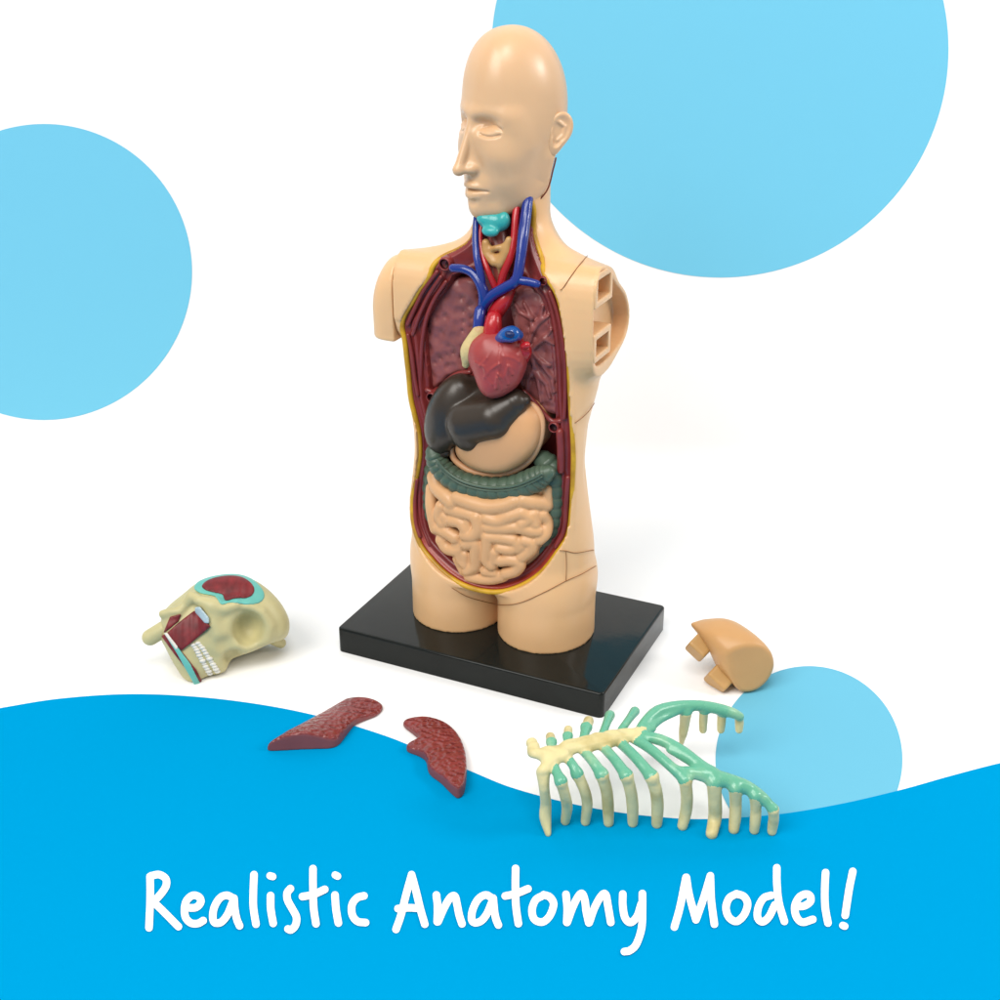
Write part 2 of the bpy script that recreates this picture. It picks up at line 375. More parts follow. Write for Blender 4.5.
# the flanks stand behind the cut edge
flank = smax(poly_xz-.007, smax(yc-g.y, g.y-(yc+.05), .006), .006)
flank = np.maximum(flank, g.z-1.46)
D = smin(D, flank, .022)
D0 = np.array(D)
deep = np.interp(g.ax[2], [1.42, 1.5], [.13, .075]).astype(f32)[None, None, :]
carve = np.maximum(smax(poly_xz, g.y-(yc+deep), .004), np.where(g.z < 1.30, np.minimum(D0+.014, g.y-(yc+.02)), -1.))
D = np.maximum(D, -carve)
# flat joints where the shoulders plug in
D = np.maximum(D, g.x-.365); D = np.maximum(D, -.365-g.x)
D = np.maximum(D, -np.maximum(shsec(g)+.013, .305-g.x))
D = np.maximum(D, .1-g.z)
torso_g, torso_D = g, D
V, Q = net(g, D); link('torso', V, Q, SKIN, model)

# ---- shoulder cap on the far side, with its arm stump
g = Grid((-.58, -.16, 1.06), (-.35, .32, 1.56), .005)
qx = (np.sqrt(((g.x+.33)/.158)**2+(np.maximum(g.z-1.26, 0)/.232)**2+(np.minimum(g.y-.06, 0)/.29)**2)-1)*.18
D = smax(shsec(g, .02, SHC), np.where(g.x < -.33, qx, -1.).astype(f32), .05); D = smax(D, 1.162-g.z, .012); D = smax(D, g.x+.369, .006)
V, Q = net(g, D); link('shoulder_cap', V, Q, SKIN, model)

# ---- two square sockets in the bare shoulder
for zc, zh, tilt in ((1.425, .056, .0), (1.234, .050, .0)):
    g = Grid((.29, -.14, zc-.09), (.385, .09, zc+.09), .0035)
    sl = (g.y+.03)*.0
    o = box(g, (.334, -.030, zc), (.035, .080, zh), .006); i = box(g, (.37, -.030, zc), (.06, .056, zh-.022), .003)
    o = smax(o, shsec(g)+.001, .004)
    V, Q = net(g, np.maximum(o, -i)); sk = link('socket', V, Q, SKIN, model)

# ---- yellow fat line round the opening
loop3 = np.array([[p[0], ycut(p[1])-.002, p[1]] for p in O2])
for p in loop3:                          # up the neck the edge lies on the skin
    if p[2] > 1.42:
        i, k_ = int(round((p[0]-torso_g.lo[0])/torso_g.h)), int(round((p[2]-torso_g.lo[2])/torso_g.h))
        k_ = min(k_, torso_g.n[2]-1); w_ = np.where(D0[i, :, k_] < 0)[0]
        if len(w_): p[1] = max(p[1], torso_g.lo[1]+torso_g.h*w_[0]-.004)
for _ in range(4): loop3[:, 1] = .25*np.roll(loop3[:, 1], 1)+.5*loop3[:, 1]+.25*np.roll(loop3[:, 1], -1)
keep = loop3[:, 2] < 1.72
loop3 = loop3[keep]
i0 = int(np.argmax(np.linalg.norm(np.diff(np.vstack([loop3, loop3[:1]]), axis=0), axis=1)))
loop3 = np.roll(loop3, -(i0+1), 0)
tube('fat_edge', loop3[::2], .0095, FAT, model, n=10, sub=3)
def inset(d):                            # the outline moved inward by d
    c = np.array([0, .95]); out = []
    P = O2; T = np.roll(P, -1, 0)-np.roll(P, 1, 0); T /= np.linalg.norm(T, axis=1)[:, None]+1e-9
    nrm = np.c_[T[:, 1], -T[:, 0]]
    area = .5*np.sum(P[:, 0]*np.roll(P[:, 1], -1)-np.roll(P[:, 0], -1)*P[:, 1])
    if area > 0: nrm = -nrm
    return P+nrm*d

# ---- cavity: dark red bowl with rib ridges, one relief sheet with thickness
gx = np.arange(-.36, .345, .0035); gz = np.arange(.24, 1.76, .0035)
GX, GZ = np.meshgrid(gx, gz, indexing='ij')
dd = -poly2(GX, GZ, O2).astype(float)
ycg = np.interp(GZ, [.28, .38, .55, 1.44, 1.52, 1.60], [-.2, -.155, -.1, -.1, -.065, -.018])
prof = np.interp(dd, [-.02, .004, .012, .02, .03, .036, .044, .05, .058, .066, .08, .5], [.004, .004, .0, .008, .008, .0, .0, .012, .02, .012, .095, .095])
thor = np.clip((GZ-.95)/.05, 0, 1)*np.clip((1.46-GZ)/.03, 0, 1)
prof = prof+np.where(dd > .08, -.035*np.clip((GZ-1.0)/.05, 0, 1)*np.clip((dd-.08)/.02, 0, 1), 0)
up_ = np.clip((GZ-1.40)/.05, 0, 1)
prof = prof*(1-up_)+up_*np.interp(dd, [-.02, .004, .012, .03, .06, .5], [.004, .004, .0, .012, .03, .045])
Yv = ycg+prof
ok = dd > -.004
idm = -np.ones(ok.shape, int)
fcs = []; use = np.zeros(ok.shape, bool)
q = ok[:-1, :-1] & ok[1:, :-1] & ok[1:, 1:] & ok[:-1, 1:]
for a, b in ((0, 0), (1, 0), (1, 1), (0, 1)): use[a:a+q.shape[0], b:b+q.shape[1]] |= q
idm[use] = np.arange(use.sum())
V = np.c_[GX[use], Yv[use], GZ[use]]
qi = np.argwhere(q); fcs = np.stack([idm[qi[:, 0], qi[:, 1]], idm[qi[:, 0]+1, qi[:, 1]], idm[qi[:, 0]+1, qi[:, 1]+1], idm[qi[:, 0], qi[:, 1]+1]], 1)
cav = link('body_cavity', V, fcs, MUSC, model)
cav.data.materials.append(RIM)
so = cav.modifiers.new('thick', 'SOLIDIFY'); so.thickness = .01; so.offset = -1
ddq = dd[qi[:, 0], qi[:, 1]]; zq = GZ[qi[:, 0], qi[:, 1]]
cav.data.polygons.foreach_set('material_index', ((ddq < .02) & (zq < .55)).astype(int))
# rib ridges along both flanks
def cutline(pts, off, r, m=MUSC, name='rib_ridge', **k):
    return tube(name, [atcut(a, b, off) for a, b in pts], r, m, model, **k)
cutline([(437, 272), (424, 290), (415, 308), (408, 324)], -.003, .0075)
cutline([(441, 277), (429, 295), (420, 314), (413, 334)], .0, .0075)
cutline([(446, 282), (434, 300), (426, 320), (422, 345), (421, 372), (421, 390)], .01, .008)
cutline([(408, 335), (412, 355), (415, 378), (418, 395)], -.002, .007)
cutline([(550, 292), (557, 312), (562, 335), (565, 360), (565, 400), (564, 418)], -.002, .0075)
cutline([(568, 478), (566, 505), (564, 530), (556, 546)], -.006, .010)
cutline([(417, 480), (415, 500), (416, 522), (420, 536)], -.004, .008)
cutline([(424, 462), (420, 490), (421, 520), (430, 545)], .01, .008)
cutline([(560, 432), (561, 452), (561, 470)], -.004, .014)
def lathe(name, c, prof, m, parent, n=28):
    V, Fc = [], []
    for r, y in prof:
        for j in range(n): V.append((c[0]+r*math.cos(2*math.pi*j/n), c[1]+y, c[2]+r*math.sin(2*math.pi*j/n)))
    for i in range(len(prof)-1):
        for j in range(n): Fc.append((i*n+j, i*n+(j+1) % n, (i+1)*n+(j+1) % n, (i+1)*n+j))
    return link(name, V, Fc, m, parent)
for a, b, r in ((444, 264.5, .017), (542.5, 281.5, .011), (430.5, 398, .014), (553, 428, .014)):   # sockets for the ribcage pegs
    p = atcut(a, b, -.012)
    so_ = lathe('peg_socket', p, [(r, .03), (r, .002), (r*1.06, 0), (r*1.3, .002), (r*1.45, .012), (r*1.55, .06)], MUSC, model)
    lathe('peg_hole', p, [(r*.98, .004), (r*.97, .02), (.0005, .02)], HOLE, so_)

# ---- lungs in place
def T(px, py, y): return at(px, py, y)
def slab(name, px, y, depth, m, rnd=.02, extra=None, hh=.0045):
    P = spline([T(a, b, y)[[0, 2]] for a, b in px], 4, True)
    lo, hi = P.min(0)-.02, P.max(0)+.02
    g = Grid((lo[0], y-.06, lo[1]), (hi[0], y+depth+.02, hi[1]), hh)
    d2 = poly2(g.ax[0][:, None].astype(float), g.ax[2][None, :].astype(float), P)[:, None, :]
    D = smax(d2, np.maximum(y-g.y, g.y-y-depth), rnd)
    if extra: D = extra(g, D)
    V, Q = net(g, D); return link(name, V, Q, m, model)
LL = [(456, 279), (468, 279), (477, 286), (479, 306), (476, 325), (469, 345), (464, 359), (465, 373), (458, 374), (447, 379), (437, 389), (429, 388), (427, 376), (425, 354), (425, 331), (428, 314), (434, 298), (444, 285)]
slab('lung', LL, -.062, .08, LUNGM, .03)
RL = [(511, 294), (518, 288), (530, 288), (542, 295), (551, 309), (556, 328), (559, 354), (560, 382), (559, 412), (553, 416), (542, 412), (531, 400), (520, 392), (517, 370), (515, 345), (511, 323), (508, 306)]
def branches(g, D):
    y = -.088
    br = [[(528, 345), (533, 330), (530, 315), (524, 303)], [(533, 330), (541, 318), (543, 306)], [(531, 350), (543, 340), (551, 330)], [(531, 350), (540, 362), (550, 366)],
          [(530, 350), (535, 368), (539, 386), (541, 402)], [(536, 372), (546, 384), (550, 398)], [(535, 368), (528, 380), (526, 392)], [(532, 318), (520, 312), (515, 304)], [(541, 362), (552, 378), (554, 392)], [(538, 322), (548, 316)], [(545, 338), (553, 344)]]
    for b in br:
        D = smin(D, chain(g, [T(a, c, y) for a, c in b], np.linspace(.010, .005, len(b))), .006)
    return D
slab('lung', RL, -.085, .08, LUNGM, .03, branches, .0035)
# diaphragm ridge
cutline([(427, 390), (436, 392), (447, 381), (458, 374), (470, 372)], .012, .009, name='diaphragm_ridge')
cutline([(524, 392), (534, 402), (544, 414), (552, 421), (560, 421)], .004, .009, name='diaphragm_ridge')

# ---- throat, vessels
tube('trachea', [T(498, 235, -.02), T(500, 262, -.05), T(501, 285, -.06)], .034, mat('windpipe_brown', (150, 70, 60), .35, .5), model)
tube('vein', [T(453, 268, -.125), T(464, 269, -.13), T(473, 274, -.13), T(480, 284, -.135), T(484, 296, -.135), T(482, 312, -.13)], [.014, .014, .014, .016, .019, .016], BLUE, model)
tube('vein', [T(478, 205, -.05), T(476, 222, -.06), T(475.5, 240, -.09), T(477, 258, -.12), T(481, 276, -.13), T(483, 292, -.13)], [.010, .010, .011, .012, .013, .012], BLUE, model)
tube('vein', [T(529, 195, .0), T(527.5, 203, -.025), T(525.5, 218, -.05), T(523, 238, -.09), T(520, 262, -.12), T(516, 280, -.135), T(506, 287, -.138), T(494, 294, -.14), T(485, 303, -.135), T(482, 313, -.13)], [.016, .017, .018, .018, .017, .017, .017, .017, .018, .016], BLUE, model)
tube('vein', [T(514, 280, -.13), T(524, 281, -.13), T(537, 284, -.12)], [.014, .014, .013], BLUE, model)
tube('artery', [T(482, 222, -.05), T(480, 240, -.075), T(483, 257, -.10), T(489, 273, -.115), T(496, 289, -.11)], [.008, .009, .010, .010, .012], RED, model)
tube('artery', [T(520, 185, .02), T(516, 212, -.045), T(514, 238, -.075), T(510, 258, -.095), T(503, 275, -.105), T(500, 292, -.105)], [.011, .012, .012, .012, .013, .014], RED, model)
tube('artery', [T(510, 291, -.105), T(505, 299, -.115), T(499, 308, -.12), T(494, 316, -.12)], [.018, .026, .027, .026], RED, model)
tube('artery', [T(480, 232, -.03), T(478, 250, -.06), T(484, 268, -.09)], .006, RED, model)
g = Grid((-.12, -.14, 1.5), (.12, .02, 1.75), .004)
cL = T(493, 225, -.07)
D = smin(ell(g, cL+(0, .01, .01), (.052, .035, .036)), ell(g, cL+(-.035, -.004, .02), (.02, .018, .016)), .015)
D = smin(D, ell(g, cL+(.04, -.0, .02), (.018, .02, .026)), .015); D = smin(D, ell(g, cL+(.0, -.02, -.016), (.03, .02, .018)), .01)
D = smax(D, -ell(g, cL+(-.012, -.044, .012), (.018, .016, .012)), .008)
V, Q = net(g, D); link('larynx', V, Q, TEAL, model)
g = Grid((-.14, -.17, 1.38), (.14, .02, 1.64), .004)
y = -.085
D = chain(g, [T(486, 243, y), T(487, 253, y), T(494, 262, y-.01)], [.014, .02, .015])
D = smin(D, chain(g, [T(509, 240, y), T(507, 251, y), T(501, 262, y-.01)], [.012, .02, .015]), .012)
D = smin(D, chain(g, [T(489, 250, y), T(497, 248, y-.01), T(506, 246, y)], .010), .01)
D = smin(D, chain(g, [T(499, 258, y), T(500, 266, y-.01), T(500, 273, y)], [.016, .010, .006]), .012)
V, Q = net(g, D); link('thyroid', V, Q, OCHRE, model)

# ---- heart
hc = T(498, 363, -.17)
g = Grid(hc-(.2, .13, .18), hc+(.2, .14, .24), .004)
ax = np.array([[math.cos(.35), 0, math.sin(.35)], [0, 1, 0], [-math.sin(.35), 0, math.cos(.35)]])
D = rell(g, hc, (.088, .072, .102), ax)
D = smin(D, ell(g, hc+(-.03, .0, .03), (.068, .06, .07)), .04)
D = smin(D, ell(g, hc+(.045, .01, .035), (.05, .055, .06)), .04)
D = smin(D, ell(g, hc+(-.014, -.014, -.070), (.040, .044, .045)), .045)
for b, r in (([(500, 345), (504, 356), (508, 366), (512, 374)], .004), ([(500, 352), (499, 364), (497, 378), (496, 388)], .004), ([(504, 356), (513, 358), (519, 362)], .003), ([(499, 364), (490, 370), (484, 378)], .003),
             ([(498, 374), (505, 382), (507, 388)], .003), ([(475, 362), (483, 366), (488, 374)], .003), ([(508, 366), (516, 370)], .0025), ([(492, 350), (487, 358), (480, 366)], .003), ([(508, 366), (505, 376), (508, 384)], .003), ([(484, 366), (486, 376), (492, 384)], .003), ([(512, 352), (518, 356), (522, 366)], .003), ([(497, 378), (502, 390)], .0025)):
    pts = []
    for a, c in b:                       # lay the vessel on the heart's surface
        o = T(a, c, -.35); d = T(a, c, 0)-o; d /= np.linalg.norm(d); p = T(a, c, -.245)
        best = None
        for t in np.linspace(0, .35, 120):
            qv = o+d*t; ii = np.round((qv-g.lo)/g.h).astype(int)
            if (ii >= 0).all() and (ii < g.n).all() and D[tuple(ii)] < 0: p = qv; break
        pts.append(p)
    D = smin(D, chain(g, pts, r*1.35), .003)
V, Q = net(g, D); heart = link('heart', V, Q, HEARTM, model)
hp = lambda a, b, y: T(a, b, y)
tube('vena_cava', [hp(480, 311, -.15), hp(479, 320, -.165), hp(478, 330, -.17)], [.019, .019, .018], BLUE, heart)
tube('fat_pad', [hp(479, 331, -.175), hp(474, 342, -.175), hp(469, 352, -.18), hp(466, 364, -.175)], [.022, .03, .03, .014], CREAM, heart)
tube('aorta', [hp(494, 318, -.155), hp(493, 326, -.165), hp(491, 340, -.17)], [.026, .03, .03], RED, heart)
tube('pulmonary_artery', [hp(497, 340, -.19), hp(506, 335, -.21), hp(513, 334, -.205), hp(518, 335, -.19)], [.012, .024, .027, .018], mat('vessel_blue_paint', (18, 84, 160), .2, .6), heart)
tube('vessel_opening', [hp(508, 334, -.232), hp(511, 334.5, -.231)], .011, mat('vessel_hollow', (10, 40, 96), .4, .4), heart)
tube('atrium', [hp(520, 344, -.165), hp(525, 351, -.16), hp(524, 360, -.15)], [.018, .023, .016], RED, heart)
tube('vessel_stub', [hp(524, 346, -.19), hp(527, 345, -.195)], [.012, .012], RED, heart)

# ---- liver
g = Grid((-.36, -.26, .66), (.26, .02, 1.18), .005)
def Z3c(p): return (400+p[0]/4.167, 360+p[1]/4.167)
def l(p, y): return T(*Z3c(p), y)
D = rell(g, l((208, 222), -.13), (.082, .072, .145), np.array([[.93, 0, -.36], [0, 1, 0], [.36, 0, .93]]))
D = smin(D, ell(g, l((172, 310), -.11), (.046, .052, .085)), .035)
D = smin(D, chain(g, [l((290, 255), -.15), l((390, 240), -.165), l((480, 175), -.15), l((515, 168), -.14)], [.082, .073, .045, .025]), .009)
D = smin(D, chain(g, [l((270, 130), -.09), l((360, 150), -.09)], [.06, .05]), .04)
D = smin(D, ell(g, l((290, 320), -.15), (.06, .055, .05)), .02)
V, Q = net(g, D); link('liver', V, Q, LIVERM, model)
tube('gallbladder', [l((135, 372), -.12), l((160, 392), -.13), l((190, 385), -.13)], [.02, .024, .018], LIVERM, model)
# ---- stomach
g = Grid((-.26, -.22, .56), (.34, .06, 1.05), .005)
stp = [l(p, -.12)[[0, 2]] for p in [(222, 340), (216, 385), (232, 420), (280, 455), (340, 472), (410, 476), (470, 464), (530, 430), (575, 380), (598, 320), (602, 250), (580, 200), (530, 165), (420, 160), (300, 250)]]
SP = spline(stp, 4, True)
d2 = poly2(g.ax[0][:, None].astype(float), g.ax[2][None, :].astype(float), SP)[:, None, :]
sc = l((430, 300), -.1)
dome = ell(g, (sc[0], -.045, sc[2]-.01), (.255, .150, .235))
D = smax(d2+.008, dome, .05)
V, Q = net(g, D); st = link('stomach', V, Q, STOM, model)
rimp = [(216, 350), (215, 385), (232, 420), (280, 455), (340, 474), (410, 478), (470, 464), (528, 430), (566, 380), (588, 320), (592, 255), (575, 212), (552, 188)]
tube('stomach_rim', [l(p, -.115) for p in rimp], .011, STRIM, st, n=12)
# ---- colon
def haus(nr):
    def fn(t, n): return .93+.13*np.abs(np.sin(t*math.pi*nr))**.5
    return fn
cpx = [(138, 385), (155, 425), (190, 468), (248, 508), (322, 532), (400, 540), (480, 531), (548, 505), (590, 482), (618, 468)]
tube('colon', [l(p, -.14) for p in cpx], [.030, .036, .040, .042, .044, .044, .044, .043, .038, .028], COLON, model, n=22, sub=24, ripple=haus(17))
tube('colon', [l(p, -.08) for p in [(600, 420), (640, 470), (645, 560), (640, 640), (620, 720), (590, 790), (540, 850), (480, 880)]], [.04]*8, COLON, model, n=18, sub=16, ripple=haus(14))
tube('colon', [l(p, -.07) for p in [(150, 440), (140, 540), (140, 640), (150, 730), (180, 790)]], [.04]*5, COLON, model, n=18, sub=16, ripple=haus(11))
tube('colon_band', [l((p[0], p[1]-8), -.184) for p in cpx[1:-1]], .006, COLON, model, n=8)
tube('colon_band', [l((p[0], p[1]+5), -.183) for p in cpx[1:-1]], .0045, COLON, model, n=8)
# ---- small bowel
g = Grid((-.30, -.25, .27), (.27, .03, .76), .0042)
def Z5(p): return (420+p[0]/6.25, 450+p[1]/6.25)
bc = T(*Z5((440, 520)), -.14)
def bowl(p, lift=0):
    q = T(*Z5(p), -.16); u = (q[0]-bc[0])/.23; w = (q[2]-bc[2])/.26
    y = -.115-.07*math.sqrt(max(0, 1-min(1, u*u*.9+w*w*.8)))-lift
    return T(*Z5(p), y)
segs = [([(240, 300), (330, 330), (430, 355), (530, 345), (595, 318)], 40), ([(95, 170), (115, 235), (170, 290), (205, 325)], 42), ([(75, 240), (72, 340), (85, 430), (100, 490)], 32),
 ([(650, 312), (715, 325), (785, 335)], 42), ([(798, 245), (802, 320)], 24), ([(715, 262), (770, 236)], 24), ([(425, 425), (490, 440), (560, 415), (640, 388)], 36), ([(655, 400), (690, 425), (640, 460)], 32),
 ([(430, 480), (520, 485), (610, 480), (690, 500), (735, 505)], 34), ([(135, 350), (125, 410), (145, 455)], 32), ([(190, 365), (260, 385), (335, 405), (370, 440)], 36), ([(205, 440), (255, 450), (290, 495)], 34), ([(360, 420), (372, 490), (340, 530), (290, 530)], 36),
 ([(765, 405), (795, 450), (785, 520), (745, 560)], 30), ([(715, 400), (720, 460)], 30), ([(130, 490), (180, 515), (225, 545)], 38), ([(140, 560), (175, 610), (235, 625)], 36), ([(250, 620), (258, 680), (285, 710)], 30),
 ([(290, 585), (355, 580), (352, 650), (350, 720), (300, 750)], 35), ([(425, 540), (425, 610), (420, 680), (450, 715)], 34), ([(450, 540), (520, 545), (590, 560)], 34), ([(500, 610), (560, 620), (605, 610), (610, 580)], 30),
 ([(470, 640), (470, 690)], 28), ([(655, 565), (700, 580), (690, 625), (640, 665)], 32), ([(505, 690), (575, 685), (625, 705), (600, 750), (540, 770)], 32), ([(310, 785), (380, 800), (455, 802), (520, 785)], 32), ([(410, 755), (470, 765)], 28), ([(285, 650), (290, 700)], 26), ([(230, 680), (270, 760)], 22), ([(160, 415), (172, 450)], 28), ([(298, 450), (312, 485)], 26), ([(230, 590), (262, 600)], 26), ([(620, 620), (640, 600)], 24)]
D = ell(g, (bc[0], -.075, bc[2]-.005), (.218, .087, .238))
for i, (p, r) in enumerate(segs):
    pp = spline([bowl(q, .004*((i*7) % 5)/4) for q in p], 3) if len(p) > 2 else [bowl(q, .004*((i*7) % 5)/4) for q in p]
    D = smin(D, chain(g, pp, r/6.25*.00345*1.31), .0045)
V, Q = net(g, D); link('small_intestine', V, Q, GUT, model)
# ---- seams of the moulded shell
def seam(px, yv, r=.0013):
    pts = []
    for a, b in spline(px, 10):
        o = RZ.T@CAM; d = RZ.T@ray(a, b); d /= np.linalg.norm(d); hit = None
        for t in np.arange(3.6, 5.4, .002):
            q = o+d*t; ii = np.round((q-torso_g.lo)/torso_g.h).astype(int)
            if (ii >= 0).all() and (ii < torso_g.n).all() and torso_D[tuple(ii)] < .0026: hit = q; break
        if hit is not None: pts.append(hit)
    P = np.array(pts); k = np.array([.25, .5, .25])
    for _ in range(3): P[1:-1] = .25*P[:-2]+.5*P[1:-1]+.25*P[2:]
    tube('seam', P, r, SEAM, model, n=6, sub=1)
seam([(575, 423), (582, 418), (589, 411), (594.5, 403)], 0)
seam([(559.5, 550.5), (566, 551), (576, 553), (594, 550)], 0)
seam([(566, 552), (566.5, 566), (566, 581)], 0)
seam([(452, 588), (468, 597), (490, 603), (502, 605), (520, 603), (545, 592), (566, 581), (582, 574), (596, 566)], 0)
seam([(589, 254), (581, 263), (571, 276), (563, 288), (560, 290)], 0)
tube('seam', [T(546, 300, -.2)]*1+[T(546, 300, -.2)], .0001, SEAM, model) if False else None

# ---- head
HO = np.array([.012, .070, 0]); head = empty('head', tuple(HO), -math.radians(29)); head.parent = model
g = Grid((-.19, -.30, 1.57), (.19, .25, 2.24), .0038)
D = smin(sell(g, (0, -.036, 1.970), (.136, .144, .226), 2.3), sell(g, (0, .024, 1.950), (.138, .140, .212), 2.2), .05)
for s_ in (-1, 1): D = smin(D, cap(g, (s_*.106, -.095, 1.935), (s_*.112, -.055, 1.85), .020, .018), .04)
D = smin(D, ell(g, (0, -.050, 1.85), (.126, .132, .18)), .06)                    # face
D = smin(D, ell(g, (0, -.075, 1.715), (.096, .100, .105)), .04)                 # jaw
D = smin(D, ell(g, (0, -.142, 1.650), (.044, .040, .042)), .035)                # chin
def dig(D, x0, hw, zf, w, depth):        # a fine line pressed into the skin
    t = np.clip((g.x-x0)/hw, -1, 1); m = np.clip((1-np.abs(g.x-x0)/hw)*5, 0, 1)*(g.y < -.03)
    return D+depth*m*np.exp(-((g.z-zf(t))/w)**2)
for s_ in (-1, 1):
    D = smin(D, chain(g, [(s_*.104, .035, 1.80), (s_*.100, .030, 1.722), (s_*.088, -.030, 1.682), (s_*.050, -.108, 1.652)], [.030, .030, .028, .027]), .045)   # jaw line
    D = smin(D, ell(g, (s_*.070, -.064, 1.758), (.050, .078, .07)), .05)
    D = smin(D, ell(g, (s_*.076, -.105, 1.825), (.040, .052, .04)), .05)             # cheek bone
    D = smin(D, cap(g, (s_*.020, -.167, 1.944), (s_*.094, -.122, 1.944), .012, .012), .035)   # brow
    D = smax(D, -ell(g, (s_*.066, -.192, 1.918), (.046, .045, .018)), .032)          # eye socket
    D = smin(D, ell(g, (s_*.071, -.116, 1.899), (.040, .038, .025)), .012)
for s_ in (-1, 1):
    D = dig(D, s_*.074, .037, lambda t: 1.882+.009*t*t, .0036, .0055)                # closed lid line
    D = dig(D, s_*.074, .040, lambda t: 1.915-.014*t*t, .0050, .0050)                # fold above the lid
nose = cap(g, (0, -.172, 1.935), (0, -.230, 1.782), .011, .016)
nose = smin(nose, ell(g, (0, -.229, 1.774), (.018, .021, .017)), .012)
for s_ in (-1, 1): nose = smin(nose, ell(g, (s_*.023, -.188, 1.777), (.014, .026, .014)), .022)
nose = smin(nose, cap(g, (0, -.156, 1.90), (0, -.176, 1.785), .018, .032), .02)
D = smin(D, nose, .012)
for s_ in (-1, 1): D = smax(D, -ell(g, (s_*.013, -.212, 1.757), (.007, .013, .006)), .004)
D = smin(D, ell(g, (0, -.143, 1.718), (.060, .038, .05)), .03)
D = smax(D, -cap(g, (0, -.197, 1.756), (0, -.195, 1.740), .005, .006), .010)      # philtrum
def lip(y0, z0, w, r, dz): return chain(g, [(w*t, y0+.055*t*t, z0+dz*(t*t)) for t in np.linspace(-1, 1, 11)], [r*(.35+.65*(1-t*t)) for t in np.linspace(-1, 1, 11)])
D = smin(D, lip(-.187, 1.724, .064, .0145, -.010), .006)
D = smin(D, lip(-.178, 1.693, .058, .0195, .015), .006)
D = dig(D, 0, .070, lambda t: 1.7105-.001*t*t, .0036, .008)
D = smax(D, -ell(g, (0, -.190, 1.668), (.03, .010, .008)), .012)
D = smax(D, 1.602-g.z, .02)
# the mask ends along the jaw, the neck comes up behind it
JAW = [(-.40, 1.55), (-.16, 1.585), (-.125, 1.615), (-.065, 1.634), (-.012, 1.655), (.020, 1.688), (.036, 1.728), (.044, 1.765), (.052, 1.803), (.095, 1.85), (.30, 1.87), (.30, 2.5), (-.40, 2.5)]
pj = poly2(g.ax[1][:, None].astype(float), g.ax[2][None, :].astype(float), JAW)[None, :, :]
D = smax(D, pj, .008)
V, Q = net(g, D); link('face', V, Q, FACE, head)
ln = []
for v_, w_ in spline([(q[0]+.002, q[1]) for q in JAW[3:9]], 4):
    j, k_ = int(round((v_-.004-g.lo[1])/g.h)), int(round((w_+.005-g.lo[2])/g.h)); hit = np.where(D[:, j, k_] < .001)[0]
    if len(hit): ln.append((g.lo[0]+g.h*hit[-1]+.0002, v_, w_))
ln = np.array(ln)
for _ in range(4): ln[1:-1, 0] = .25*ln[:-2, 0]+.5*ln[1:-1, 0]+.25*ln[2:, 0]
tube('jaw_seam', ln, .0028, mat('jaw_seam_brown', (128, 62, 36), .5, .3), head, n=8, sub=1)
for s_ in (-1, 1):
    g = Grid((s_*.147-.06, -.04, 1.77), (s_*.147+.06, .17, 1.99), .0028)
    tl = .30; ph = .38                  # leans back, stands off the head
    ua = np.array([s_*math.cos(ph), -math.sin(ph), 0]); ub = np.array([s_*math.sin(ph), math.cos(ph), 0])
    vb = ub*math.cos(tl)-np.array([0, 0, 1.])*math.sin(tl); vc = ub*math.sin(tl)+np.array([0, 0, 1.])*math.cos(tl)
    Rm = np.array([ua, vb, vc]); c0 = np.array([s_*.147, .062, 1.896])
    E_ = rell(g, c0, (.014, .042, .053), Rm)
    E_ = smin(E_, rell(g, c0-vc*.045-vb*.004, (.013, .026, .045), Rm), .02)
    E_ = smax(E_, -rell(g, c0+ua*.015+vc*.004, (.015, .032, .044), Rm), .005)
    E_ = smax(E_, -rell(g, c0+ua*.012-vc*.032-vb*.002, (.010, .014, .026), Rm), .005)
    E_ = smin(E_, chain(g, [c0-vb*.014+vc*.020+ua*.002, c0+vb*.012+vc*.010+ua*.002, c0+vb*.016-vc*.016+ua*.002, c0+vb*.002-vc*.036+ua*.002], .005), .006)
    E_ = smin(E_, ell(g, c0-vb*.034-vc*.016, (.010, .009, .014)), .01)
    V, Q = net(g, E_); link('ear', V, Q, FACE, head)

# ================================================================== LOOSE PIECES ON THE SHEET
def frame(px, py, z, up=None):
    """axes of a piece as it lies: a to the right, b away and up, c toward the light"""
    o = ground(px, py, z); c = CAM-o; d = np.linalg.norm(c); c = c/d
    a = np.cross([0, 0, 1.], c); a /= np.linalg.norm(a); b = np.cross(c, a)
    return o, a, b, c, (d*(-c@FW))/F
def linkf(name, g, D, m, parent, fr):
    V, Q = net(g, D); o, a, b, c, s = fr
    W = o+V[:, :1]*a+V[:, 1:2]*b+V[:, 2:]*c - np.array(parent.location) if parent else o+V[:, :1]*a+V[:, 1:2]*b+V[:, 2:]*c
    return link(name, W, Q, m, parent)
def above(g, fr, z=.003):                # keeps what lies over the sheet
    o, a, b, c, s = fr; return z-(o[2]+g.x*a[2]+g.y*b[2]+g.z*c[2])

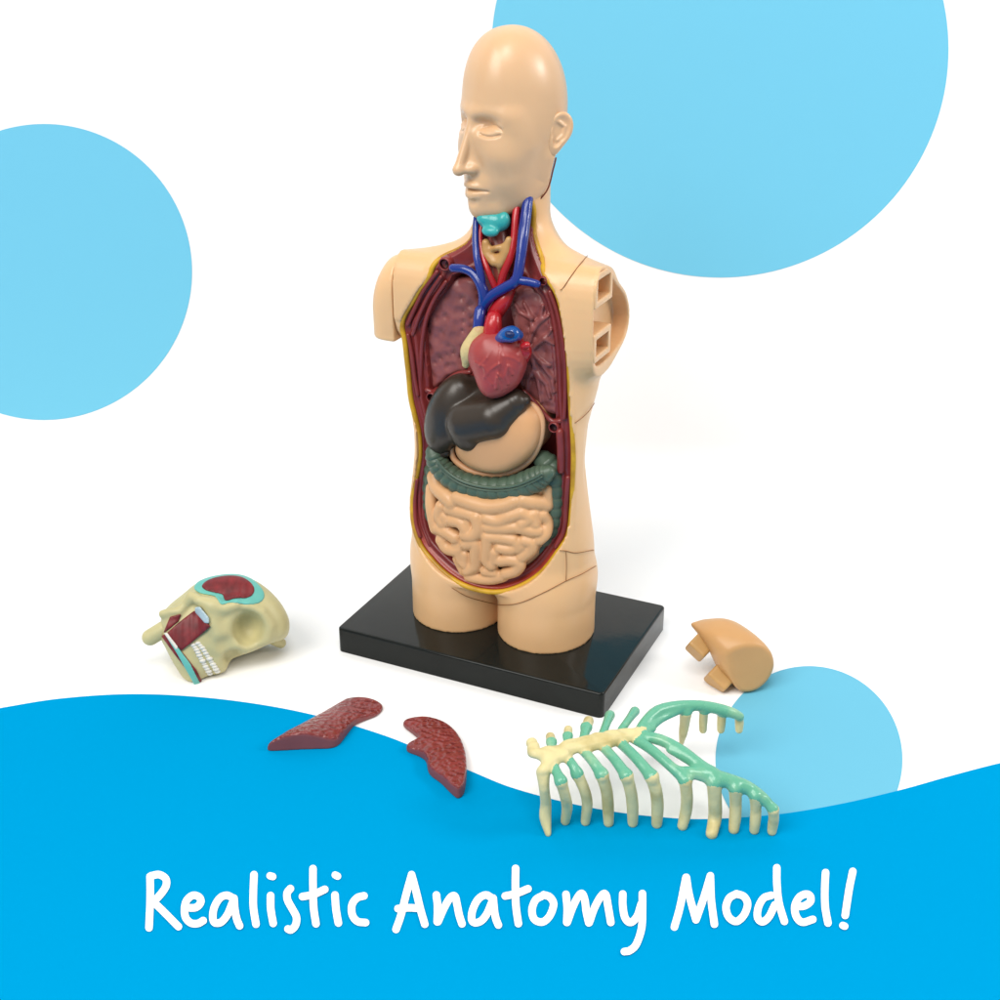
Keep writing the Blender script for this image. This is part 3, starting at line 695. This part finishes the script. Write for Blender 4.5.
# ---- skull half
sk = tag(empty('skull_piece', tuple(ground(222, 665))), 'cream half skull with red and teal muscle patches, lying left of the black base', 'skull piece')
fr = frame(220, 632, .13); s = fr[4]
def k2(X, Y): return ((120+X/5.263-220)*s, -(560+Y/5.263-632)*s)
def k3(X, Y, c): q = k2(X, Y); return (q[0], q[1], c)
g = Grid((-.32, -.25, -.16), (.30, .24, .26), .0045)
outl = spline([k2(*p) for p in [(236, 352), (232, 290), (250, 240), (310, 180), (400, 115), (470, 88), (560, 78), (640, 86), (720, 122), (790, 180), (850, 260), (884, 340), (888, 395), (872, 440), (838, 462), (780, 470), (700, 496), (610, 518), (572, 530), (548, 560), (535, 592), (495, 610), (450, 606), (400, 632), (350, 652), (318, 600), (275, 510), (245, 430), (225, 380)]], 3, True)
p2 = poly2(g.ax[0][:, None].astype(float), g.ax[1][None, :].astype(float), outl)[:, :, None]
q = k2(620, 330)
dome = ell(g, (q[0], q[1], -.02), (.245, .205, .15)); q = k2(360, 430)
dome = smin(dome, ell(g, (q[0], q[1], -.03), (.15, .17, .115)), .05)
q = k2(300, 300); dome = smin(dome, ell(g, (q[0], q[1], -.03), (.10, .09, .10)), .05)
D = smax(p2, dome, .045)
D = smin(D, chain(g, [k3(400, 170, .09), k3(440, 205, .115), k3(500, 240, .13), k3(560, 262, .135), k3(620, 250, .135)], [.012, .018, .02, .018, .014]), .03)
D = smin(D, chain(g, [k3(500, 240, .12), k3(500, 330, .12), k3(520, 400, .11), k3(500, 440, .09)], .02), .035)
D = smin(D, chain(g, [k3(680, 270, .125), k3(740, 310, .12), k3(775, 380, .105), k3(755, 440, .085)], .015), .03)
D = smin(D, chain(g, [k3(250, 250, .06), k3(330, 240, .085), k3(400, 185, .09)], .014), .02)
D = smax(D, -ell(g, k3(668, 385, .145), (.056, .064, .10)), .028)
D = smax(D, -ell(g, k3(575, 520, .08), (.03, .028, .06)), .03)
D = smax(D, -ell(g, k3(330, 215, .12), (.035, .022, .03)), .02)
D = smax(D, -ell(g, k3(545, 455, .135), (.035, .03, .03)), .025)
D = smax(D, -ell(g, k3(370, 520, .115), (.03, .06, .02)), .02)
body = smax(D, above(g, fr), .006)
linkf('skull_shell', g, body, BONE, sk, fr)
sk_g = g
def patch(name, pts, infl, m, sp=True, base=None, fr_=None, g_=None, par=None):
    g = g_ or sk_g; P = spline([k2(*p) for p in pts], 4, True) if sp else [k2(*p) for p in pts]
    d = poly2(g.ax[0][:, None].astype(float), g.ax[1][None, :].astype(float), P)[:, :, None]
    B = body
    return linkf(name, g, np.maximum(smax(B-infl, d, .004), .0-g.z*1.), m, sk, fr)
patch('teal_band', [(418, 135), (450, 95), (520, 80), (640, 84), (715, 118), (762, 180), (770, 225), (740, 255), (680, 258), (600, 238), (545, 240), (520, 195), (450, 170)], .0035, TEALS)
patch('temple_muscle', [(460, 128), (500, 100), (580, 90), (660, 104), (710, 145), (722, 190), (690, 220), (620, 218), (570, 222), (558, 190), (520, 175), (475, 155)], .008, MRED)
patch('cheek_muscle', [(412, 252), (440, 290), (482, 345), (440, 375), (380, 415), (325, 450), (290, 410), (262, 350), (310, 315), (365, 280)], .012, MRED, False)
patch('cheek_tendon', [(415, 238), (440, 238), (480, 300), (478, 330), (455, 325), (412, 262)], .0145, WHITEB, False)
patch('jaw_muscle', [(285, 270), (345, 262), (325, 300), (270, 335), (240, 352)], .006, MRED, False)
patch('jaw_stripe', [(230, 362), (258, 352), (330, 460), (390, 560), (412, 628), (398, 640), (345, 560), (285, 460)], .009, MRED, False)
patch('jaw_teal_stripe', [(248, 352), (268, 350), (322, 450), (362, 520), (400, 630), (372, 640), (345, 570), (300, 460)], .0125, TEALS, False)
patch('jaw_tendon', [(246, 350), (264, 348), (312, 430), (300, 446)], .015, TOOTH, False)
def onbody(X, Y, lift=0):
    x, y = k2(X, Y); i, j = int(round((x-sk_g.lo[0])/sk_g.h)), int(round((y-sk_g.lo[1])/sk_g.h)); col = body[i, j]
    w = np.where(col < 0)[0]; return (x, y, sk_g.lo[2]+sk_g.h*(w[-1] if len(w) else 30)+lift)
for row in (([(388, 428), (402, 455), (412, 485), (425, 515), (436, 545), (448, 572), (458, 600)], .0095), ([(412, 422), (432, 448), (446, 478), (460, 508), (474, 538), (486, 566), (498, 594)], .0095)):
    for i, p in enumerate(spline(row[0], 2)):
        c = np.array(onbody(p[0], p[1], -.002)); gt = Grid(c-.022, c+.022, .003)
        D = ell(gt, c, (.0125, .0085, .012)) if i % 2 == 0 else ell(gt, c, (.0115, .0075, .0105))
        linkf('tooth', gt, D, TOOTH, sk, fr)
for pts, r in (([k3(172, 362, .0), k3(245, 328, .02)], .030), ([k3(800, 455, -.05), k3(838, 478, -.08)], .02)):
    gt = Grid(np.min(pts, 0)-.05, np.max(pts, 0)+.05, .0045)
    D = smax(cap(gt, pts[0], pts[1], r), above(gt, fr), .004); linkf('peg', gt, D, BONE, sk, fr)

# ---- shoulder piece with two pegs
sp = tag(empty('shoulder_piece', tuple(ground(735, 690))), 'tan rounded shoulder cap with two square pegs, lying right of the black base', 'shoulder piece')
fr = frame(725, 657, .11); s = fr[4]
def c3(X, Y, c): return ((670+X/8.333-725)*s, -(600+Y/8.333-657)*s, c)
g = Grid((-.2, -.2, -.16), (.22, .2, .22), .004)
D = smin(cap(g, c3(620, 535, -.03), c3(430, 350, -.02), .098, .082), cap(g, c3(430, 350, -.03), c3(215, 240, -.05), .078, .045), .05)
o2 = spline([c3(*p, 0)[:2] for p in [(150, 230), (200, 200), (260, 176), (340, 157), (420, 150), (500, 165), (560, 190), (640, 235), (720, 290), (790, 350), (835, 410), (858, 480), (856, 545), (830, 620), (780, 690), (720, 735), (650, 755), (600, 742), (540, 690), (480, 630), (420, 590), (370, 520), (320, 430), (260, 350), (200, 290)]], 3, True)
p2 = poly2(g.ax[0][:, None].astype(float), g.ax[1][None, :].astype(float), o2)[:, :, None]
D = smax(smin(D, ell(g, c3(520, 440, -.03), (.17, .12, .13)), .03), p2, .02)
# flat end of the arm, facing down and right
nd = np.array([.34, -.42, .84]); nd /= np.linalg.norm(nd); pc = np.array(c3(640, 550, .048))
D = smax(D, (g.x-pc[0])*nd[0]+(g.y-pc[1])*nd[1]+(g.z-pc[2])*nd[2], .008)
nd = np.array([-.66, -.50, .56]); nd /= np.linalg.norm(nd); pc = np.array(c3(300, 430, .035))
D = smax(D, (g.x-pc[0])*nd[0]+(g.y-pc[1])*nd[1]+(g.z-pc[2])*nd[2], .03)
D = smax(D, above(g, fr), .006); linkf('cap_shell', g, D, CAPM, sp, fr)
CAPP = mat('peg_plastic', (206, 160, 98), .4, .45, var=.03, sss=.1)
for p, q, w in ((c3(200, 470, .0), c3(300, 340, -.03), .037), (c3(385, 715, .0), c3(500, 570, -.03), .042)):
    p, q = np.array(p), np.array(q); d = (p-q)/np.linalg.norm(p-q); u = np.cross(d, [0, 0, 1.]); u /= np.linalg.norm(u); w_ = np.cross(d, u)
    m_ = (p+q)/2; L_ = np.linalg.norm(p-q)/2
    gt = Grid(np.minimum(p, q)-.07, np.maximum(p, q)+.07, .004)
    X, Y, Z = gt.x-m_[0], gt.y-m_[1], gt.z-m_[2]
    qq = [np.abs(X*v[0]+Y*v[1]+Z*v[2])-(hh-.008) for v, hh in ((d, L_), (u, w), (w_, w))]
    D = np.sqrt(sum(np.maximum(v, 0)**2 for v in qq))+np.minimum(np.maximum(np.maximum(qq[0], qq[1]), qq[2]), 0)-.008
    linkf('peg', gt, smax(D, above(gt, fr), .004), CAPP, sp, fr)

# ---- loose lung halves
def Z6(p): return (250+p[0]/4.348, 680+p[1]/4.348)
def lungpiece(name, label, outline, zt, tf, lo_, par_tilt):
    c = np.mean([ground(*Z6(p), .03) for p in outline], 0)
    root = tag(empty(name, (c[0], c[1], 0)), label, 'lung piece', 'loose lung halves')
    P = spline([ground(*Z6(p), 0)[:2]-c[:2] for p in outline], 4, True)
    lo, hi = P.min(0)-.02, P.max(0)+.02
    g = Grid((lo[0], lo[1], -.01), (hi[0], hi[1], .14), .003)
    d2 = poly2(g.ax[0][:, None].astype(float), g.ax[1][None, :].astype(float), P)[:, :, None]
    topz = tf(g.x+c[0], g.y+c[1])
    D = smax(smax(d2, (g.z-topz)*.8, .010), .003-g.z, .004)
    V, Q = net(g, D)
    # the carved top and the flat cut sides wear different paint
    o = link('lung_body', V, Q, LUNGP, root); o.data.materials.append(LUNGS)
    nz = np.array([p.normal.z for p in o.data.polygons]); ny = np.array([p.normal.y for p in o.data.polygons])
    o.data.polygons.foreach_set('material_index', ((nz < .35) & (ny < .0)).astype(int))
    return root
def ridge(a, b, hw, h0, h1, pw=2., along=False):
    A, B = ground(*Z6(a))[:2], ground(*Z6(b))[:2]; d = (B-A)/np.linalg.norm(B-A); L_ = np.linalg.norm(B-A)
    def f(x, y):
        u = ((x-A[0])*d[0]+(y-A[1])*d[1])/L_; t = ((x-A[0])*-d[1]+(y-A[1])*d[0])/hw
        if along: t = ((x-A[0])-(y-A[1])*d[0]/d[1])/hw
        return .004+(h0+(h1-h0)*np.clip(u, 0, 1))*np.sqrt(np.clip(1-np.abs(t)**pw, 0, 1))
    return f
lungpiece('lung_piece', 'long dark red lung half with pebbled top lying on the edge of the blue wave', [(76, 309), (110, 276), (160, 224), (236, 163), (330, 106), (430, 84), (520, 92), (577, 122), (556, 158), (500, 182), (455, 204), (425, 240), (388, 286), (350, 302), (280, 305), (200, 308), (130, 312)],
          0, ridge((236, 305), (500, 130), .121, .066, .014, 2., True), 0, 0)
lungpiece('lung_piece', 'notched dark red lung half standing nearer the ribcage, with glossy pebbled right side', [(668, 198), (700, 184), (770, 180), (850, 205), (905, 255), (934, 325), (942, 410), (932, 495), (905, 520), (875, 500), (830, 455), (780, 415), (765, 362), (735, 338), (686, 318), (688, 300), (735, 274), (712, 245), (675, 216)],
          0, ridge((900, 520), (740, 180), .125, .046, .020, 2.5), 0, 0)

# ---- ribcage
rb = tag(empty('ribcage_piece', tuple(ground(640, 800))), 'cream and green plastic ribcage front standing on its rib ends at lower right', 'ribcage')
RL_ = np.array(rb.location)
def Z7(p): return (510+p[0]/3.571, 680+p[1]/3.571)
def r3(X, Y, z): return ground(*Z7((X, Y)), z)-RL_
ZS = .235
rib_prims = []                           # (part name, id, points, radii)
def rs(name, pts, r, sc=.00083):
    P = spline(np.c_[[r3(*p) for p in pts], np.array(r, float)*sc], 3); rib_prims.append((name, P[:, :3], P[:, 3]))
B0 = .012; U = ZS-.01
near = [
 ([(150, 290, U), (165, 325, .222), (182, 362, .205)], [(182, 362, .205), (196, 410, .150), (204, 455, .08), (197, 503, B0)], 20),
 ([(200, 270, U), (225, 305, .225), (240, 335, .205)], [(240, 335, .205), (265, 390, .15), (276, 440, .09), (269, 505, B0)], 20),
 ([(262, 252, U), (295, 290, .225), (328, 338, .205)], [(328, 338, .205), (345, 395, .14), (350, 450, .075), (352, 508, B0)], 22),
 ([(330, 235, U), (375, 285, .225), (416, 342, .205)], [(416, 342, .205), (432, 400, .14), (438, 455, .075), (438, 509, B0)], 22),
 ([(390, 220, U), (450, 278, .225), (506, 345, .2)], [(506, 345, .2), (522, 400, .14), (527, 455, .075), (524, 512, B0)], 23),
 ([(438, 208, U), (500, 245, .23), (570, 305, .215), (626, 355, .19)], [(626, 360, .188), (632, 420, .12), (628, 470, .06), (616, 520, B0)], 22),
 ([(455, 198, ZS-.005), (540, 215, .235), (620, 258, .225), (690, 315, .205), (728, 352, .185)], [(728, 368, .18), (732, 430, .11), (732, 490, .04), (720, 548, B0)], 25)]
for gr, bo, r in near:
    rs('cartilage', gr, [r*.85]*(len(gr)-1)+[r*1.0]); rs('rib', bo, [r*1.04]+[r]*(len(bo)-2)+[r*.86])
rs('rib', [(118, 330, .215), (122, 385, .17), (128, 440, .10), (126, 490, .05), (136, 548, B0-.004)], [25, 19, 20, 22, 12])
rs('cartilage', [(600, 325, .20), (650, 330, .20), (720, 345, .19), (785, 362, .177), (850, 386, .158), (905, 424, .133), (940, 462, .108)], [16, 22, 28, 27, 25, 21, 15])
rs('cartilage', [(570, 250, .225), (650, 292, .21), (720, 330, .20)], [12, 17, 22])
for bo, r in (([(804, 388, .165), (806, 440, .10), (804, 490, .05), (799, 532, B0)], 22), ([(876, 415, .145), (878, 460, .09), (876, 500, .05), (872, 535, B0)], 20), ([(940, 462, .108), (942, 492, .07), (939, 515, .04), (935, 540, B0)], 19)):
    rs('rib', bo, [r*1.05, r, r, r*.88])
for gr, bo, r in [([(150, 245, U), (148, 222, U)], [(148, 222, U), (144, 203, ZS-.02)], 18), ([(203, 235, U), (206, 200, U)], [(206, 200, U), (208, 178, ZS-.025)], 17),
       ([(262, 210, U), (272, 170, U)], [(273, 168, U), (281, 147, ZS-.03)], 20), ([(330, 195, U), (345, 155, U), (357, 126, ZS-.02)], None, 20), ([(398, 178, U), (425, 140, U), (446, 112, ZS-.02)], None, 19)]:
    rs('cartilage', gr, [r*.8]*(len(gr)-1)+[r])
    if bo: rs('rib', bo, [r*.98, r*1.0])
rs('cartilage', [(455, 190, ZS), (485, 150, ZS+.01), (530, 112, ZS+.015), (600, 94, ZS+.01), (680, 92, ZS), (745, 104, ZS-.015), (795, 118, ZS-.03), (820, 130, ZS-.045)], [17, 21, 24, 22, 21, 22, 20, 17])
rs('cartilage', [(470, 190, ZS), (505, 168, ZS), (540, 140, ZS), (600, 112, ZS)], [15, 15, 14, 13])
rs('cartilage', [(480, 188, ZS), (512, 178, ZS-.003)], [13, 8])
for bo in ([(628, 116, .222), (624, 150, .17), (618, 190, .12), (612, 228, .06)], [(692, 114, .212), (690, 145, .17), (689, 178, .13)], [(756, 122, .198), (755, 150, .165), (753, 178, .13)], [(818, 134, .178), (819, 155, .155), (818, 178, .13)]):
    rs('rib', bo, [23, 20, 17, 8] if len(bo) == 4 else [17, 17, 15])
allp = np.concatenate([p[1] for p in rib_prims])
g = Grid(allp.min(0)-.05, allp.max(0)+.05, .0043)
def sub(g, lo, hi):
    i0 = np.maximum(((lo-g.lo)/g.h).astype(int), 0); i1 = np.minimum(((hi-g.lo)/g.h).astype(int)+2, g.n)
    q = Grid.__new__(Grid); q.h = g.h; q.lo = g.lo+i0*g.h; q.n = i1-i0; q.ax = [g.ax[k][i0[k]:i1[k]] for k in range(3)]
    q.x, q.y, q.z = q.ax[0][:, None, None], q.ax[1][None, :, None], q.ax[2][None, None, :]
    return q, tuple(slice(i0[k], i1[k]) for k in range(3))
D = np.full(tuple(g.n), .05, f32)
for nm, P, r in rib_prims:
    q, sl = sub(g, P.min(0)-.05, P.max(0)+.05)
    D[sl] = smin(D[sl], chain(q, P, r), .012)
bs = chain(g, [r3(205, 246, ZS), r3(270, 232, ZS), r3(350, 214, ZS), r3(430, 197, ZS), r3(466, 189, ZS)], [.026, .030, .030, .024, .014])
bs = smin(bs, chain(g, [r3(142, 274, ZS), r3(176, 267, ZS)], [.034, .034]), .012)
bs = smin(bs, chain(g, [r3(80, 226, ZS), r3(88, 262, ZS), r3(125, 276, ZS)], [.018, .021, .018]), .012)
bs = smin(bs, chain(g, [r3(140, 290, ZS), r3(122, 322, ZS-.01)], .018), .012)
rgh = .0022*np.sin(g.x*95+2*np.sin(g.y*70))*np.sin(g.y*88+1.3)      # hammered surface of the breastbone
bs = smax(bs, np.abs(g.z-ZS-.006)-.018, .012)+rgh
D = smin(D, bs, .010)
V, Q = net(g, D)
C = V[Q].mean(1)
def near_d(C, P, r):
    best = np.full(len(C), 9.)
    for i in range(len(P)-1):
        d = P[i+1]-P[i]; L_ = d@d+1e-12; t = np.clip(((C-P[i])@d)/L_, 0, 1)
        best = np.minimum(best, np.linalg.norm(C-P[i]-t[:, None]*d, axis=1)-(r[i]+(r[i+1]-r[i])*t))
    return best
own = [near_d(C, P[1:], r[1:]) if nm == 'rib' and len(P) > 3 else near_d(C, P[:-1], r[:-1]) for nm, P, r in rib_prims]
ii = np.clip(np.round((C-g.lo)/g.h).astype(int), 0, g.n-1); own.append(bs[tuple(ii.T)]-.004)
wob = .0012*np.sin(C[:, 0]*160)*np.sin(C[:, 1]*140+C[:, 2]*90)
for k, (nm, P, r) in enumerate(rib_prims):
    if nm == 'cartilage': own[k] = own[k]+wob
own = np.argmin(np.array(own), 0)
names = [p[0] for p in rib_prims]+['breastbone']
def piece(name, mask, m):
    f = Q[mask]; u, inv = np.unique(f, return_inverse=True)
    return link(name, V[u], inv.reshape(f.shape), m, rb)
cm = np.array([n == 'cartilage' for n in names])
piece('cartilage', cm[own], RIBG)
piece('breastbone', own == len(names)-1, BONEB)
for k, n in enumerate(names):
    if n == 'rib' and (own == k).any(): piece('rib', own == k, BONEB)

# ================================================================== LIGHT, WORLD, CAMERA
w = bpy.data.worlds.new('World'); S.world = w; w.use_nodes = True
w.node_tree.nodes['Background'].inputs[0].default_value = (1, 1, 1, 1); w.node_tree.nodes['Background'].inputs[1].default_value = .43
def area(name, loc, target, size, power, col=(1, 1, 1), sy=None):
    l_ = bpy.data.lights.new(name, 'AREA'); l_.energy = power; l_.size = size; l_.color = col
    if sy: l_.shape = 'RECTANGLE'; l_.size_y = sy
    o = bpy.data.objects.new(name, l_); COL.objects.link(o); o.location = loc
    d = np.array(target)-np.array(loc); o.rotation_euler = __import__('mathutils').Vector(d).to_track_quat('-Z', 'Y').to_euler()
    return o
area('key_softbox', (-6.0, -7.5, 9.5), (0, .2, .6), 7.0, 1245, (1, .965, .91))
area('top_softbox', (.3, -3.9, 7.6), (0, 0, .4), 2.6, 215, (1, .985, .96))
area('side_softbox', (6.2, -1.4, 4.6), (0, 0, 1.6), 1.7, 180, (1, .97, .95))
cd = bpy.data.cameras.new('camera'); cam = bpy.data.objects.new('camera', cd); COL.objects.link(cam)
cam.location = tuple(CAM); cam.rotation_euler = (math.pi/2-PITCH, 0, 0); cd.lens = 36*F/1000; cd.sensor_width = 36; cd.clip_start = .05; cd.clip_end = 100
S.camera = cam
S.view_settings.view_transform = 'Standard'; S.view_settings.look = 'None'; S.view_settings.exposure = 0; S.view_settings.gamma = 1
S.render.engine = 'CYCLES'
